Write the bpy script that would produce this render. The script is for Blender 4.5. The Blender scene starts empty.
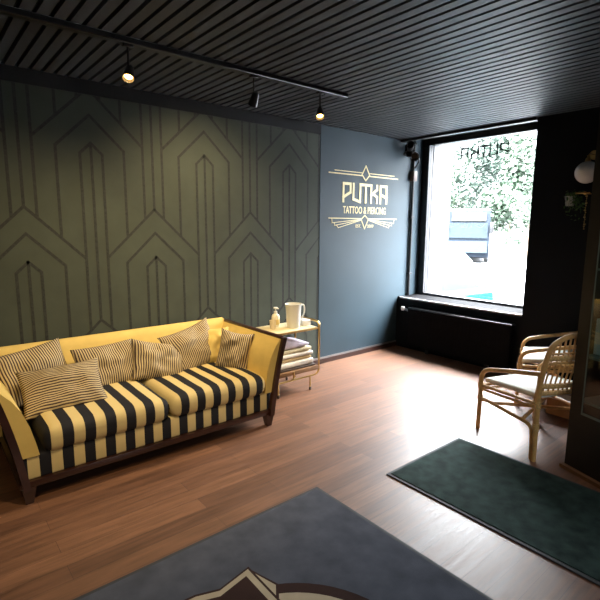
import bpy, bmesh, math, random
from mathutils import Vector, Matrix, Euler, noise
random.seed(7)
C = bpy.context.scene.collection
PI = math.pi
V = Vector

# ------------------------------------------------------------------ materials
def newmat(name):
    m = bpy.data.materials.new(name); m.use_nodes = True
    nt = m.node_tree; b = nt.nodes['Principled BSDF']
    return m, nt, b
def N(nt, t, **k):
    n = nt.nodes.new(t)
    for a, v in k.items(): setattr(n, a, v)
    return n
def L(nt, a, b): nt.links.new(a, b)
def rgb(c): return (c[0], c[1], c[2], 1)
def mat(name, col, rough=.5, metal=0, var=.12, scale=8, bump=0, bscale=60, emit=None, es=0, spec=.5, coat=0, trans=0):
    m, nt, b = newmat(name)
    tc = N(nt, 'ShaderNodeTexCoord'); nz = N(nt, 'ShaderNodeTexNoise')
    nz.inputs['Scale'].default_value = scale; nz.inputs['Detail'].default_value = 4
    L(nt, tc.outputs['Object'], nz.inputs['Vector'])
    r = N(nt, 'ShaderNodeValToRGB')
    r.color_ramp.elements[0].position = .3; r.color_ramp.elements[1].position = .7
    r.color_ramp.elements[0].color = rgb([max(0, x*(1-var)) for x in col])
    r.color_ramp.elements[1].color = rgb([min(1, x*(1+var)) for x in col])
    L(nt, nz.outputs['Fac'], r.inputs['Fac']); L(nt, r.outputs['Color'], b.inputs['Base Color'])
    b.inputs['Roughness'].default_value = rough; b.inputs['Metallic'].default_value = metal
    b.inputs['Specular IOR Level'].default_value = spec
    b.inputs['Coat Weight'].default_value = coat
    if trans: b.inputs['Transmission Weight'].default_value = trans
    if emit: b.inputs['Emission Color'].default_value = rgb(emit); b.inputs['Emission Strength'].default_value = es
    if bump:
        n2 = N(nt, 'ShaderNodeTexNoise'); n2.inputs['Scale'].default_value = bscale
        L(nt, tc.outputs['Object'], n2.inputs['Vector'])
        bp = N(nt, 'ShaderNodeBump'); bp.inputs['Strength'].default_value = bump; bp.inputs['Distance'].default_value = .005
        L(nt, n2.outputs['Fac'], bp.inputs['Height']); L(nt, bp.outputs['Normal'], b.inputs['Normal'])
    return m
def stripe_mat(name, axis, period, phase, duty, c0, c1, rough=.8, warp=0, wscale=6, bump=.15, bscale=250):
    m, nt, b = newmat(name)
    tc = N(nt, 'ShaderNodeTexCoord'); sp = N(nt, 'ShaderNodeSeparateXYZ'); L(nt, tc.outputs['Object'], sp.inputs[0])
    nz = N(nt, 'ShaderNodeTexNoise'); nz.inputs['Scale'].default_value = wscale; L(nt, tc.outputs['Object'], nz.inputs['Vector'])
    sub = N(nt, 'ShaderNodeMath', operation='MULTIPLY_ADD'); L(nt, nz.outputs['Fac'], sub.inputs[0])
    sub.inputs[1].default_value = warp; sub.inputs[2].default_value = phase - warp*.5
    ma = N(nt, 'ShaderNodeMath', operation='MULTIPLY_ADD'); L(nt, sp.outputs['XYZ'.index(axis)], ma.inputs[0])
    ma.inputs[1].default_value = 1/period; L(nt, sub.outputs[0], ma.inputs[2])
    fr = N(nt, 'ShaderNodeMath', operation='FRACT'); L(nt, ma.outputs[0], fr.inputs[0])
    lt = N(nt, 'ShaderNodeMath', operation='LESS_THAN'); L(nt, fr.outputs[0], lt.inputs[0]); lt.inputs[1].default_value = duty
    mx = N(nt, 'ShaderNodeMix', data_type='RGBA'); L(nt, lt.outputs[0], mx.inputs[0])
    mx.inputs[6].default_value = rgb(c0); mx.inputs[7].default_value = rgb(c1)
    L(nt, mx.outputs[2], b.inputs['Base Color']); b.inputs['Roughness'].default_value = rough
    b.inputs['Specular IOR Level'].default_value = .25
    n2 = N(nt, 'ShaderNodeTexNoise'); n2.inputs['Scale'].default_value = bscale; L(nt, tc.outputs['Object'], n2.inputs['Vector'])
    bp = N(nt, 'ShaderNodeBump'); bp.inputs['Strength'].default_value = bump; bp.inputs['Distance'].default_value = .003
    L(nt, n2.outputs['Fac'], bp.inputs['Height']); L(nt, bp.outputs['Normal'], b.inputs['Normal'])
    return m
def glass_mat(name, tint=(1, 1, 1), refl=.06):
    m = bpy.data.materials.new(name); m.use_nodes = True; nt = m.node_tree
    for n in list(nt.nodes): nt.nodes.remove(n)
    o = N(nt, 'ShaderNodeOutputMaterial'); t = N(nt, 'ShaderNodeBsdfTransparent'); g = N(nt, 'ShaderNodeBsdfGlossy')
    nz = N(nt, 'ShaderNodeTexNoise'); nz.inputs['Scale'].default_value = 3
    rr = N(nt, 'ShaderNodeMapRange'); rr.inputs[3].default_value = .01; rr.inputs[4].default_value = .03
    L(nt, nz.outputs['Fac'], rr.inputs[0]); L(nt, rr.outputs[0], g.inputs['Roughness'])
    t.inputs[0].default_value = rgb(tint)
    mx = N(nt, 'ShaderNodeMixShader'); mx.inputs[0].default_value = refl
    L(nt, t.outputs[0], mx.inputs[1]); L(nt, g.outputs[0], mx.inputs[2]); L(nt, mx.outputs[0], o.inputs[0])
    return m
def floor_mat():
    m, nt, b = newmat('plank_floor')
    tc = N(nt, 'ShaderNodeTexCoord'); mp = N(nt, 'ShaderNodeMapping'); mp.inputs['Rotation'].default_value = (0, 0, PI/2)
    L(nt, tc.outputs['Object'], mp.inputs[0])
    br = N(nt, 'ShaderNodeTexBrick'); L(nt, mp.outputs[0], br.inputs['Vector'])
    br.offset = .37; br.inputs['Scale'].default_value = 1
    br.inputs['Brick Width'].default_value = 1.1; br.inputs['Row Height'].default_value = .105
    br.inputs['Mortar Size'].default_value = .0012; br.inputs['Mortar Smooth'].default_value = .3; br.inputs['Bias'].default_value = 0
    br.inputs['Color1'].default_value = (.225, .106, .057, 1); br.inputs['Color2'].default_value = (.142, .064, .035, 1)
    br.inputs['Mortar'].default_value = (.07, .03, .018, 1)
    m2 = N(nt, 'ShaderNodeMapping'); m2.inputs['Scale'].default_value = (26, 1.6, 1); L(nt, tc.outputs['Object'], m2.inputs[0])
    nz = N(nt, 'ShaderNodeTexNoise'); nz.inputs['Scale'].default_value = 1.6; nz.inputs['Detail'].default_value = 6; nz.inputs['Roughness'].default_value = .65
    L(nt, m2.outputs[0], nz.inputs['Vector'])
    rp = N(nt, 'ShaderNodeValToRGB'); rp.color_ramp.elements[0].position = .3; rp.color_ramp.elements[1].position = .72
    rp.color_ramp.elements[0].color = (.5, .5, .5, 1); rp.color_ramp.elements[1].color = (1.2, 1.15, 1.1, 1)
    L(nt, nz.outputs['Fac'], rp.inputs[0])
    mx = N(nt, 'ShaderNodeMix', data_type='RGBA', blend_type='MULTIPLY'); mx.inputs[0].default_value = 1
    L(nt, br.outputs['Color'], mx.inputs[6]); L(nt, rp.outputs[0], mx.inputs[7]); L(nt, mx.outputs[2], b.inputs['Base Color'])
    rr = N(nt, 'ShaderNodeMapRange'); rr.inputs[3].default_value = .34; rr.inputs[4].default_value = .58
    L(nt, nz.outputs['Fac'], rr.inputs[0]); L(nt, rr.outputs[0], b.inputs['Roughness'])
    b.inputs['Specular IOR Level'].default_value = .8
    ad = N(nt, 'ShaderNodeMath', operation='MULTIPLY_ADD'); L(nt, br.outputs['Fac'], ad.inputs[0]); ad.inputs[1].default_value = -.6
    L(nt, nz.outputs['Fac'], ad.inputs[2])
    bp = N(nt, 'ShaderNodeBump'); bp.inputs['Strength'].default_value = .22; bp.inputs['Distance'].default_value = .004
    L(nt, ad.outputs[0], bp.inputs['Height']); L(nt, bp.outputs['Normal'], b.inputs['Normal'])
    return m

M = {}
M['floor'] = floor_mat()
M['wall'] = mat('teal_paint', (.020, .043, .060), .62, var=.08, scale=3, bump=.06, bscale=90)
M['paper'] = mat('wallpaper_green', (.043, .053, .038), .8, var=.12, scale=5, bump=.12, bscale=260)
M['paper_line'] = mat('wallpaper_line', (.016, .019, .015), .75, var=.45, scale=60)
M['blackwall'] = mat('black_paint', (.0036, .0048, .0068), .7, spec=.15, var=.1, scale=4, bump=.05)
M['slat'] = mat('slat_grey', (.045, .052, .061), .5, var=.1, scale=6)
M['ceil'] = mat('ceiling_black', (.004, .004, .005), .9)
M['frame'] = mat('frame_black', (.011, .011, .013), .4)
M['sillblack'] = mat('sill_black', (.007, .007, .008), .8, spec=.04)
M['sill'] = mat('sill_stone', (.55, .56, .58), .3, var=.05)
M['gold'] = mat('gold_paint', (.66, .56, .30), .38, metal=.25, var=.1, scale=14)
M['white'] = mat('white_render', (.22, .223, .226), .7, var=.04)
M['yellow'] = mat('yellow_fabric', (.68, .50, .16), .85, var=.06, scale=10, bump=.18, bscale=320, spec=.2)
M['wood'] = mat('mahogany', (.034, .011, .007), .28, var=.35, scale=12, coat=.3)
PER = .117
BLK, YEL = (.015, .015, .020), (.68, .54, .25)
M['stripe'] = stripe_mat('striped_upholstery', 'Y', PER, .30, .5, YEL, BLK)
PK, PC = (.070, .045, .040), (.56, .45, .26)
M['pil_v'] = stripe_mat('ticking_vertical', 'X', .0150, 0, .5, PC, PK, warp=.9, wscale=5)
M['pil_h'] = stripe_mat('ticking_horizontal', 'Y', .0150, 0, .5, PC, PK, warp=.9, wscale=5)
M['brass'] = mat('brass', (.62, .42, .17), .3, metal=.85, var=.1)
M['brownrail'] = mat('brown_shelf_edge', (.22, .11, .045), .5, var=.2)
M['cream'] = mat('cream_tray', (.80, .70, .45), .35, var=.04)
M['jug'] = mat('jug_plastic', (.86, .84, .78), .35, var=.02, emit=None)
M['bottle'] = mat('bottle_plastic', (.85, .80, .64), .3, var=.03)
M['bottle_label'] = mat('bottle_label', (.72, .55, .22), .5)
M['cup'] = mat('cup_beige', (.80, .68, .48), .45, var=.03)
M['paperbox'] = mat('paper_white', (.82, .80, .76), .6, var=.03)
M['lilac'] = mat('lilac_cloth', (.56, .50, .60), .9, var=.15, scale=14, bump=.4, bscale=60)
M['cloth_a'] = mat('cream_cloth', (.66, .58, .38), .9, var=.2, scale=20, bump=.4, bscale=60)
M['cloth_b'] = mat('pale_cloth', (.70, .66, .60), .9, var=.18, scale=20, bump=.4, bscale=60)
M['cloth_c'] = mat('ochre_cloth', (.55, .40, .20), .9, var=.2, scale=20, bump=.4, bscale=60)
M['darktray'] = mat('dark_tray', (.06, .04, .03), .5)
M['rattan'] = mat('rattan', (.66, .40, .15), .42, var=.22, scale=22, bump=.15, bscale=140)
M['rattan_weave'] = mat('rattan_weave', (.70, .47, .20), .5, var=.35, scale=90, bump=.5, bscale=160)
M['seatcloth'] = mat('seat_cloth', (.92, .91, .87), .85, var=.03, bump=.1, bscale=200)
M['matblue'] = mat('mat_slate', (.080, .087, .112), .95, var=.22, scale=9, bump=.6, bscale=420, spec=.15)
M['matedge'] = mat('mat_edge_rubber', (.035, .036, .042), .75)
M['matgreen'] = mat('mat_green', (.022, .042, .038), .95, var=.45, scale=14, bump=.6, bscale=420, spec=.2)
M['matbrown'] = mat('mat_brown', (.040, .020, .016), .95, var=.2, bump=.5, bscale=420, spec=.15)
M['matcream'] = mat('mat_cream', (.46, .39, .28), .95, var=.15, bump=.5, bscale=420, spec=.15)
M['cabinet'] = mat('cabinet_dark', (.012, .008, .006), .45, var=.25, scale=8)
M['cabwood'] = mat('cabinet_plinth_wood', (.16, .075, .035), .5, var=.25, scale=8)
M['pane'] = glass_mat('clear_glass')
M['cabglass'] = glass_mat('cabinet_glass', (.86, .94, .93), .06)
M['shelfglass'] = mat('shelf_glass', (.16, .22, .21), .12, var=.05)
M['black'] = mat('black_metal', (.012, .012, .013), .35, metal=.2)
M['steel'] = mat('grey_steel', (.45, .45, .46), .3, metal=.9)
M['bulb'] = mat('warm_bulb', (1, .8, .4), .4, emit=(1, .55, .15), es=15)
M['bulb_off'] = mat('dim_lens', (.5, .48, .42), .2, emit=(1, .8, .5), es=.35)
M['globe'] = mat('opal_globe', (.82, .82, .80), .25, var=.02)
M['leaf'] = mat('leaf_green', (.05, .12, .025), .5, var=.4, scale=30)
M['leaf_out'] = mat('street_leaf', (.022, .041, .023), .6, var=.35, scale=2)
M['leaf_dark'] = mat('street_leaf_dark', (.014, .029, .019), .6, var=.35, scale=2)
M['bark'] = mat('bark', (.12, .09, .06), .9)
M['asphalt'] = mat('street_paving', (.10, .102, .107), .9, var=.08, scale=.6)
M['busbody'] = mat('bus_body', (.009, .012, .017), .7, spec=.05)
M['carglass'] = mat('car_window', (.007, .009, .011), .6, spec=.08)
M['busroof'] = mat('bus_roof', (.036, .040, .044), .7, spec=.05)
M['busglass'] = mat('bus_windscreen', (.014, .019, .024), .7, spec=.05)
M['busblue'] = mat('bus_blue', (.026, .034, .045), .7, spec=.05)
M['destpanel'] = mat('destination_panel', (.046, .045, .034), .7, spec=.05)
M['turq'] = mat('turquoise_paint', (.002, .022, .032), .7, spec=.05)
M['carwhite'] = mat('white_car_paint', (.70, .72, .74), .3)
M['tyre'] = mat('tyre', (.03, .03, .03), .8)
M['lettergrey'] = glass_mat('window_letter_grey', (.35, .36, .36), .02)
M['letterpale'] = glass_mat('window_letter_pale', (.55, .58, .56), .02)
M['pipebox'] = mat('cable_box_brown', (.11, .075, .062), .5)
M['valve'] = mat('valve_white', (.8, .8, .8), .35)
M['pinkbox'] = mat('pink_package', (.62, .18, .22), .4)
M['bluebox'] = mat('blue_package', (.10, .20, .52), .4)
M['whitebox'] = mat('pale_blue_package', (.55, .72, .85), .4)
M['card'] = mat('cardboard', (.36, .17, .075), .8, var=.12, scale=10)
M['cardtape'] = mat('box_flap_edge', (.75, .68, .58), .7)
M['terracotta'] = mat('pot_glaze', (.35, .36, .30), .3)

# ------------------------------------------------------------------ mesh builder
class MB:
    def __init__(s): s.v = []; s.f = []; s.m = []; s.mats = []
    def mi(s, m):
        if m is None: m = s.cur if hasattr(s, 'cur') else None
        if m not in s.mats: s.mats.append(m)
        return s.mats.index(m)
    def add(s, vs, fs, m=None):
        b = len(s.v); i = s.mi(m); s.v += [V(p) for p in vs]
        for f in fs: s.f.append([b+k for k in f]); s.m.append(i)
    def box(s, a, b, m=None, T=None):
        x0, y0, z0 = a; x1, y1, z1 = b
        vs = [V(p) for p in ((x0,y0,z0),(x1,y0,z0),(x1,y1,z0),(x0,y1,z0),(x0,y0,z1),(x1,y0,z1),(x1,y1,z1),(x0,y1,z1))]
        if T: vs = [T @ p for p in vs]
        s.add(vs, [(3,2,1,0),(4,5,6,7),(0,1,5,4),(1,2,6,5),(2,3,7,6),(3,0,4,7)], m)
        return s
    def bbox(s, a, b, r=.005, seg=2, m=None, T=None):          # bevelled box
        bm = bmesh.new(); bmesh.ops.create_cube(bm, size=1)
        for v in bm.verts: v.co = V([a[i]+(v.co[i]+.5)*(b[i]-a[i]) for i in range(3)])
        bmesh.ops.bevel(bm, geom=bm.edges[:], offset=r, segments=seg, affect='EDGES', profile=.5)
        s.bm(bm, m, T); return s
    def bm(s, bm, m=None, T=None):
        bm.verts.index_update()
        s.add([T @ v.co if T else v.co.copy() for v in bm.verts], [[v.index for v in f.verts] for f in bm.faces], m); bm.free()
    def tube(s, pts, r, n=8, m=None, closed=False, cap=True):
        pts = [V(p) for p in pts]; k = len(pts)
        rs = r if isinstance(r, (list, tuple)) else [r]*k
        rings = []; up = None
        for i, p in enumerate(pts):
            if closed: t = pts[(i+1) % k]-pts[i-1]
            else: t = pts[min(i+1, k-1)]-pts[max(i-1, 0)]
            t.normalize()
            if up is None: up = t.orthogonal().normalized()
            else:
                up = up - t*up.dot(t)
                up = up.normalized() if up.length > 1e-6 else t.orthogonal().normalized()
            w = t.cross(up)
            rings.append([p+(up*math.cos(2*PI*j/n)+w*math.sin(2*PI*j/n))*rs[i] for j in range(n)])
        fs = []
        for i in range(k if closed else k-1):
            for j in range(n):
                a, b = i*n, ((i+1) % k)*n
                fs.append((a+j, a+(j+1) % n, b+(j+1) % n, b+j))
        if cap and not closed: fs += [tuple(range(n-1, -1, -1)), tuple((k-1)*n+j for j in range(n))]
        s.add([p for r_ in rings for p in r_], fs, m); return s
    def lathe(s, prof, c=(0,0,0), n=24, m=None, T=None):
        vs = []; fs = []; k = len(prof)
        for r, z in prof:
            for j in range(n):
                p = V((c[0]+r*math.cos(2*PI*j/n), c[1]+r*math.sin(2*PI*j/n), c[2]+z)); vs.append(T @ p if T else p)
        for i in range(k-1):
            for j in range(n): fs.append((i*n+j, i*n+(j+1) % n, (i+1)*n+(j+1) % n, (i+1)*n+j))
        if prof[0][0] > 1e-5: fs.append(tuple(range(n-1, -1, -1)))
        if prof[-1][0] > 1e-5: fs.append(tuple((k-1)*n+j for j in range(n)))
        s.add(vs, fs, m); return s
    def prism(s, poly, axis, a, b, m=None, T=None):            # polygon extruded along an axis
        def P(u, v, w): return {'x': V((w,u,v)), 'y': V((u,w,v)), 'z': V((u,v,w))}[axis]
        n = len(poly); vs = [P(u, v, a) for u, v in poly]+[P(u, v, b) for u, v in poly]
        if T: vs = [T @ p for p in vs]
        s.add(vs, [tuple(range(n-1, -1, -1)), tuple(range(n, 2*n))]+[(i, (i+1) % n, n+(i+1) % n, n+i) for i in range(n)], m); return s
    def build(s, name, m=None, parent=None, smooth=True, ang=40, kind=None):
        me = bpy.data.meshes.new(name)
        vs = s.v; loc = V((0, 0, 0))
        if parent is not None:
            q = parent; off = V((0, 0, 0))
            while q is not None: off += q.location; q = q.parent
            vs = [p-off for p in vs]
        else:
            lo = [min(p[i] for p in vs) for i in range(3)]; hi = [max(p[i] for p in vs) for i in range(3)]
            if kind != 'structure':
                loc = V(((lo[0]+hi[0])/2, (lo[1]+hi[1])/2, lo[2])); vs = [p-loc for p in vs]
        me.from_pydata(vs, [], s.f)
        mats = [m if x is None else x for x in s.mats]
        for x in mats: me.materials.append(M[x] if isinstance(x, str) else x)
        me.polygons.foreach_set('material_index', s.m)
        b = bmesh.new(); b.from_mesh(me); bmesh.ops.recalc_face_normals(b, faces=b.faces); b.to_mesh(me); b.free()
        if smooth:
            me.polygons.foreach_set('use_smooth', [True]*len(me.polygons)); me.set_sharp_from_angle(angle=math.radians(ang))
        o = bpy.data.objects.new(name, me); C.objects.link(o); o.parent = parent; o.location = loc
        if kind: o['kind'] = kind
        return o
def tag(o, label, cat, group=None, kind=None):
    o['label'] = label; o['category'] = cat
    if group: o['group'] = group
    if kind: o['kind'] = kind
    return o
def thing(name, loc, label, cat, group=None, kind=None):
    o = bpy.data.objects.new(name, None); C.objects.link(o); o.location = loc; o.empty_display_size = .1
    return tag(o, label, cat, group, kind)
def struct(name, mb, m, parent=None, smooth=False):
    return mb.build(name, m, parent, smooth, kind='structure' if parent is None else None)
def dup(root, loc, rotz, label):
    r = root.copy(); C.objects.link(r); r.location = loc; r.rotation_euler = (0, 0, rotz); r['label'] = label
    for ch in list(root.children):
        c = ch.copy(); C.objects.link(c); c.parent = r
        for g in ch.children:
            d = g.copy(); C.objects.link(d); d.parent = c
    return r
def arc(p0, p1, p2, n=6):                                       # quadratic bezier points
    p0, p1, p2 = V(p0), V(p1), V(p2)
    return [p0*(1-t)**2+p1*2*t*(1-t)+p2*t*t for t in [i/n for i in range(n+1)]]
def smoothpath(pts, n=6):                                       # catmull-rom through pts
    pts = [V(p) for p in pts]; out = []
    for i in range(len(pts)-1):
        a = pts[max(i-1, 0)]; b = pts[i]; c = pts[i+1]; d = pts[min(i+2, len(pts)-1)]
        for k in range(n):
            t = k/n
            out.append(.5*((2*b)+(c-a)*t+(2*a-5*b+4*c-d)*t*t+(3*b-a-3*c+d)*t**3))
    return out+[pts[-1]]

# ------------------------------------------------------------------ room shell
WX, WY, H = -3.709, 4.658, 2.511                                # left wall plane, window wall plane, slat underside
RX, BY = 2.6, -1.7                                              # right and back walls
NX, GY = -2.135, 5.07                                            # niche right edge, glass plane
struct('floor', MB().box((WX-.15, BY-.15, -.08), (RX+.15, WY+.6, 0)), 'floor')
struct('wall_left', MB().box((WX-.15, BY, 0), (WX, 5.35, 2.72)), 'wall')
wl = bpy.data.objects['wall_left']
# wallpaper with its arch pattern
P, Y0, WPX = .9215, .6273, 3.333
WI, WM, WO = .078, .237, P/2-.078
zlo, zhi, ylo, yhi = .075, 2.511, BY, WPX
mb = MB()
mb.box((WX, ylo, zlo), (WX+.0015, yhi, zhi), 'paper')
def clip(a, b):
    (y0, z0), (y1, z1) = a, b; t0, t1 = 0, 1
    for p, q in ((y0-y1, y0-ylo), (y1-y0, yhi-y0), (z0-z1, z0-zlo), (z1-z0, zhi-z0)):
        if abs(p) < 1e-9:
            if q < 0: return None
        elif p < 0: t0 = max(t0, q/p)
        else: t1 = min(t1, q/p)
    if t0 >= t1: return None
    return ((y0+(y1-y0)*t0, z0+(z1-z0)*t0), (y0+(y1-y0)*t1, z0+(z1-z0)*t1))
cnt = [0]
def seg(a, b, w=.020):
    c = clip(a, b)
    if not c: return
    (y0, z0), (y1, z1) = c; d = V((y1-y0, z1-z0)); l = d.length
    if l < .004: return
    d /= l; n = V((-d.y, d.x))*w/2; e = d*w*.35
    cnt[0] = (cnt[0]+1) % 7; x = WX+.002+cnt[0]*.00012
    q = [(y0-e.x-n.x, z0-e.y-n.y), (y1+e.x-n.x, z1+e.y-n.y), (y1+e.x+n.x, z1+e.y+n.y), (y0-e.x+n.x, z0-e.y+n.y)]
    q = [(min(max(y, ylo), yhi), min(max(z, zlo), zhi)) for y, z in q]
    mb.add([(x, y, z) for y, z in q], [(0, 1, 2, 3)], 'paper_line')
DZ = .8435; SL = .97
for row in range(-2, 4):
    s = row*DZ
    for k in range(-4, 5):
        cy = Y0+(k+.5*(row % 2))*P
        zo, zm, zi = 1.617+s, 1.432+s, 1.238+s
        nzo = zo-DZ                                             # apex of the arches half a column over, one row lower
        for g in (-1, 1):
            seg((cy, zo), (cy+g*WO, zo-WO*SL))
            seg((cy, zm), (cy+g*WM, zm-WM*SL))
            seg((cy+g*WM, zm-WM*SL), (cy+g*WM, nzo-(P/2-WM)*SL))
            seg((cy, zi), (cy+g*WI, zi-WI*SL))
            seg((cy+g*WI, zi-WI*SL), (cy+g*WI, zo-2*DZ-WI*SL))
        seg((cy, zi), (cy, zo-2*DZ))
wp = mb.build('wallpaper', None, wl, False)
struct('baseboard_left', MB().box((WX, BY, 0), (WX+.018, WY, .05), 'wood').box((WX, BY, .05), (WX+.012, WY, .068), 'steel'), None)  # lit top edge of the baseboard put in as a pale grey bead
struct('trim_3', MB().box((WX, BY, 2.415), (WX+.012, WPX, H)), 'ceil')  # added black strip standing in for the shade above the wallpaper pattern
# edge bead where the wallpaper stops
struct('trim_1', MB().box((WX, WPX, .068), (WX+.006, WPX+.008, H)), 'wall')
# window wall: right part, part under the niche, outer wall left of the glass
struct('wall_front', MB().box((NX, WY, 0), (RX, WY+.75, 2.72)).box((WX, WY, 0), (NX, 5.35, .60)).box((WX, GY+.04, .60), (-3.66, 5.35, 2.72))
       .box((-3.66, GY+.06, 2.52), (NX, 5.35, 2.72)), 'blackwall')
struct('wall_back', MB().box((WX-.15, BY-.15, 0), (RX+.15, BY, 2.72)), 'blackwall')
SFY0, SFY1, SFZ = 1.3, 1.8, 1.6                                          # shop front opening in the right wall
struct('wall_right', MB().box((RX, BY, 0), (RX+.15, SFY0, 2.72)).box((RX, SFY1, 0), (RX+.15, WY, 2.72)).box((RX, SFY0, 2.35), (RX+.15, SFY1, 2.72))
       .box((RX, SFY0, 0), (RX+.15, SFY1, SFZ)), 'blackwall')
# slatted ceiling
mb = MB(); mb.box((WX, BY, H+.045), (RX, GY+.06, H+.12), 'ceil')
y = BY+.02
while y < WY-.06:
    mb.box((WX, y, H), (RX, y+.053, H+.03), 'slat'); y += .0755
struct('ceiling', mb, None)
struct('trim_2', MB().box((WX, WY-.045, H-.028), (NX, WY+.012, H+.03)), 'frame')
# window in the niche
GX0, GX1, GZ0, GZ1 = -3.606, -2.20, .655, 2.482
w1 = MB().box((-3.65, GY-.02, .60), (GX0, GY+.06, 2.556)).box((GX1, GY-.02, .60), (NX, GY+.06, 2.556)) \
    .box((GX0, GY-.02, .60), (GX1, GY+.06, GZ0)).box((GX0, GY-.02, GZ1), (GX1, GY+.06, 2.556)) \
    .box((WX, GY-.012, .60), (-3.65, GY+.04, 2.556)).build('window_1', 'frame', None, False, kind='structure')
MB().box((GX0, GY+.012, GZ0), (GX1, GY+.018, GZ1)).build('pane', 'pane', w1, False)
MB().box((WX, WY+.017, .60), (NX, GY-.02, .628)).build('window_sill', 'sillblack', w1, False)
MB().bbox((-3.66, WY-.010, .614), (NX, WY+.016, .634), .005).build('sill_edge', 'sill', w1, True)  # window light on this front edge put in as pale colour
MB().box((-3.66, GY+.07, .55), (-3.648, 5.52, 2.60)).box((-3.648, GY+.09, GZ0), (-3.615, GY+.12, 2.50)).build('outer_reveal', 'white', w1, False)
# shop front in the right wall
w2 = MB().box((RX+.03, SFY0, SFZ), (RX+.12, SFY0+.06, 2.35)).box((RX+.03, SFY1-.06, SFZ), (RX+.12, SFY1, 2.35)).box((RX+.03, SFY0+.06, SFZ), (RX+.12, SFY1-.06, SFZ+.06)) \
    .box((RX+.03, SFY0+.06, 2.29), (RX+.12, SFY1-.06, 2.35)).build('window_2', 'frame', None, False, kind='structure')
MB().box((RX+.07, SFY0+.06, SFZ+.06), (RX+.076, SFY1-.06, 2.29)).build('pane', 'pane', w2, False)

# ------------------------------------------------------------------ lettering
def textmesh(body, w, h, depth=.0015, bold=0):
    cu = bpy.data.curves.new('t', 'FONT'); cu.body = body; cu.extrude = depth/2; cu.offset = bold; cu.resolution_u = 3
    o = bpy.data.objects.new('t', cu); C.objects.link(o)
    bpy.context.view_layer.update()
    me = bpy.data.meshes.new_from_object(o.evaluated_get(bpy.context.evaluated_depsgraph_get()))
    bpy.data.objects.remove(o)
    vs = [v.co.copy() for v in me.vertices]; fs = [list(p.vertices) for p in me.polygons]
    lo = [min(v[i] for v in vs) for i in range(3)]; hi = [max(v[i] for v in vs) for i in range(3)]
    vs = [V(((v.x-lo[0])/(hi[0]-lo[0])*w, (v.y-lo[1])/(hi[1]-lo[1])*h, v.z-lo[2])) for v in vs]
    bpy.data.meshes.remove(me)
    return vs, fs
def stroke(mb, a, b, w, place, d=.003, m=None, ext=.5):
    a, b = V(a), V(b); t = (b-a).normalized(); n = V((-t.y, t.x))*w/2; e = t*w*ext
    q = [a-e-n, b+e-n, b+e+n, a-e+n]
    vs = [place(p.x, p.y, 0) for p in q]+[place(p.x, p.y, d) for p in q]
    mb.add(vs, [(3,2,1,0),(4,5,6,7),(0,1,5,4),(1,2,6,5),(2,3,7,6),(3,0,4,7)], m)
def wordmark(mb, w, h, sw, place, m=None):
    G = {0: (0, .165, [[(0,0),(0,1),(1,1),(1,.52),(0,.22)]]),
         1: (.215, .165, [[(0,1),(0,.14),(1,0)],[(1,0),(1,1)]]),
         2: (.405, .18, [[(0,1),(1,1)],[(.5,1),(.5,0)]]),
         3: (.615, .155, [[(0,0),(0,1)],[(1,1),(1,.78),(0,.42)],[(.35,.5),(1,.34),(1,0)]]),
         4: (.835, .165, [[(0,0),(0,1),(1,1),(1,0)],[(0,.52),(1,.3)]])}
    i = 0
    for k, (x0, gw, lines) in G.items():
        for ln in lines:
            for a, b in zip(ln, ln[1:]):
                f = lambda p: (x0*w+sw/2+p[0]*(gw*w-sw*.4), sw/2+p[1]*(h-sw)); i += 1
                stroke(mb, f(a), f(b), sw, place, d=.003+(i % 5)*.0002, m=m)
sign = thing('wall_sign', (WX, 4.03, 1.48), 'gold art deco shop sign painted on the dark blue wall left of the window', 'sign')
pw = lambda u, v, d: V((WX+.0005+d, u, v))
mb = MB(); wordmark(mb, .722, .217, .029, lambda u, v, d: pw(3.662+u, 1.750+v, d)); mb.build('lettering', 'gold', sign, False)
mb = MB(); vs, fs = textmesh('TATTOO & PIERCING', .71, .080, bold=.012)
mb.add([pw(3.675+v.x, 1.633+v.y, v.z+.0005) for v in vs], fs)
mb.build('tagline', 'gold', sign, False)
def kite(mb, cy, zb, zt, zm, hw, w):
    q = [(cy, zt), (cy+hw, zm), (cy, zb), (cy-hw, zm), (cy, zt)]
    for a, b in zip(q, q[1:]): stroke(mb, a, b, w, pw)
mb = MB(); CY = 4.025
kite(mb, CY, 2.000, 2.160, 2.062, .062, .013)
for g, e1, e2 in ((-1, 3.461, 3.545), (1, 4.582, 4.515)):
    stroke(mb, (CY+g*.06, 2.052), (e1, 2.052), .012, pw, .0032); stroke(mb, (CY+g*.055, 2.082), (e2, 2.082), .008, pw, .0034)
mb.build('upper_ornament', 'gold', sign, False)
mb = MB(); kite(mb, CY, 1.466, 1.618, 1.572, .058, .011)
for g in (-1, 1):
    E_ = CY+g*.56
    stroke(mb, (CY+g*.06, 1.580), (E_, 1.580), .010, pw, .0032)
    for k, (dx, dz) in enumerate(((.515, 1.530), (.475, 1.502), (.42, 1.478))):
        stroke(mb, (CY+g*.055, 1.572-.004*k), (CY+g*dx, dz+.0), .006, pw, .0034+.0002*k)
    stroke(mb, (CY+g*.515, 1.580), (CY+g*.51, 1.530), .006, pw, .0033); stroke(mb, (CY+g*.51, 1.530), (CY+g*.475, 1.530), .005, pw, .0035)
    stroke(mb, (CY+g*.475, 1.530), (CY+g*.47, 1.502), .006, pw, .0036); stroke(mb, (CY+g*.44, 1.502), (CY+g*.415, 1.478), .006, pw, .0037)
mb.build('lower_ornament', 'gold', sign, False)
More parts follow.
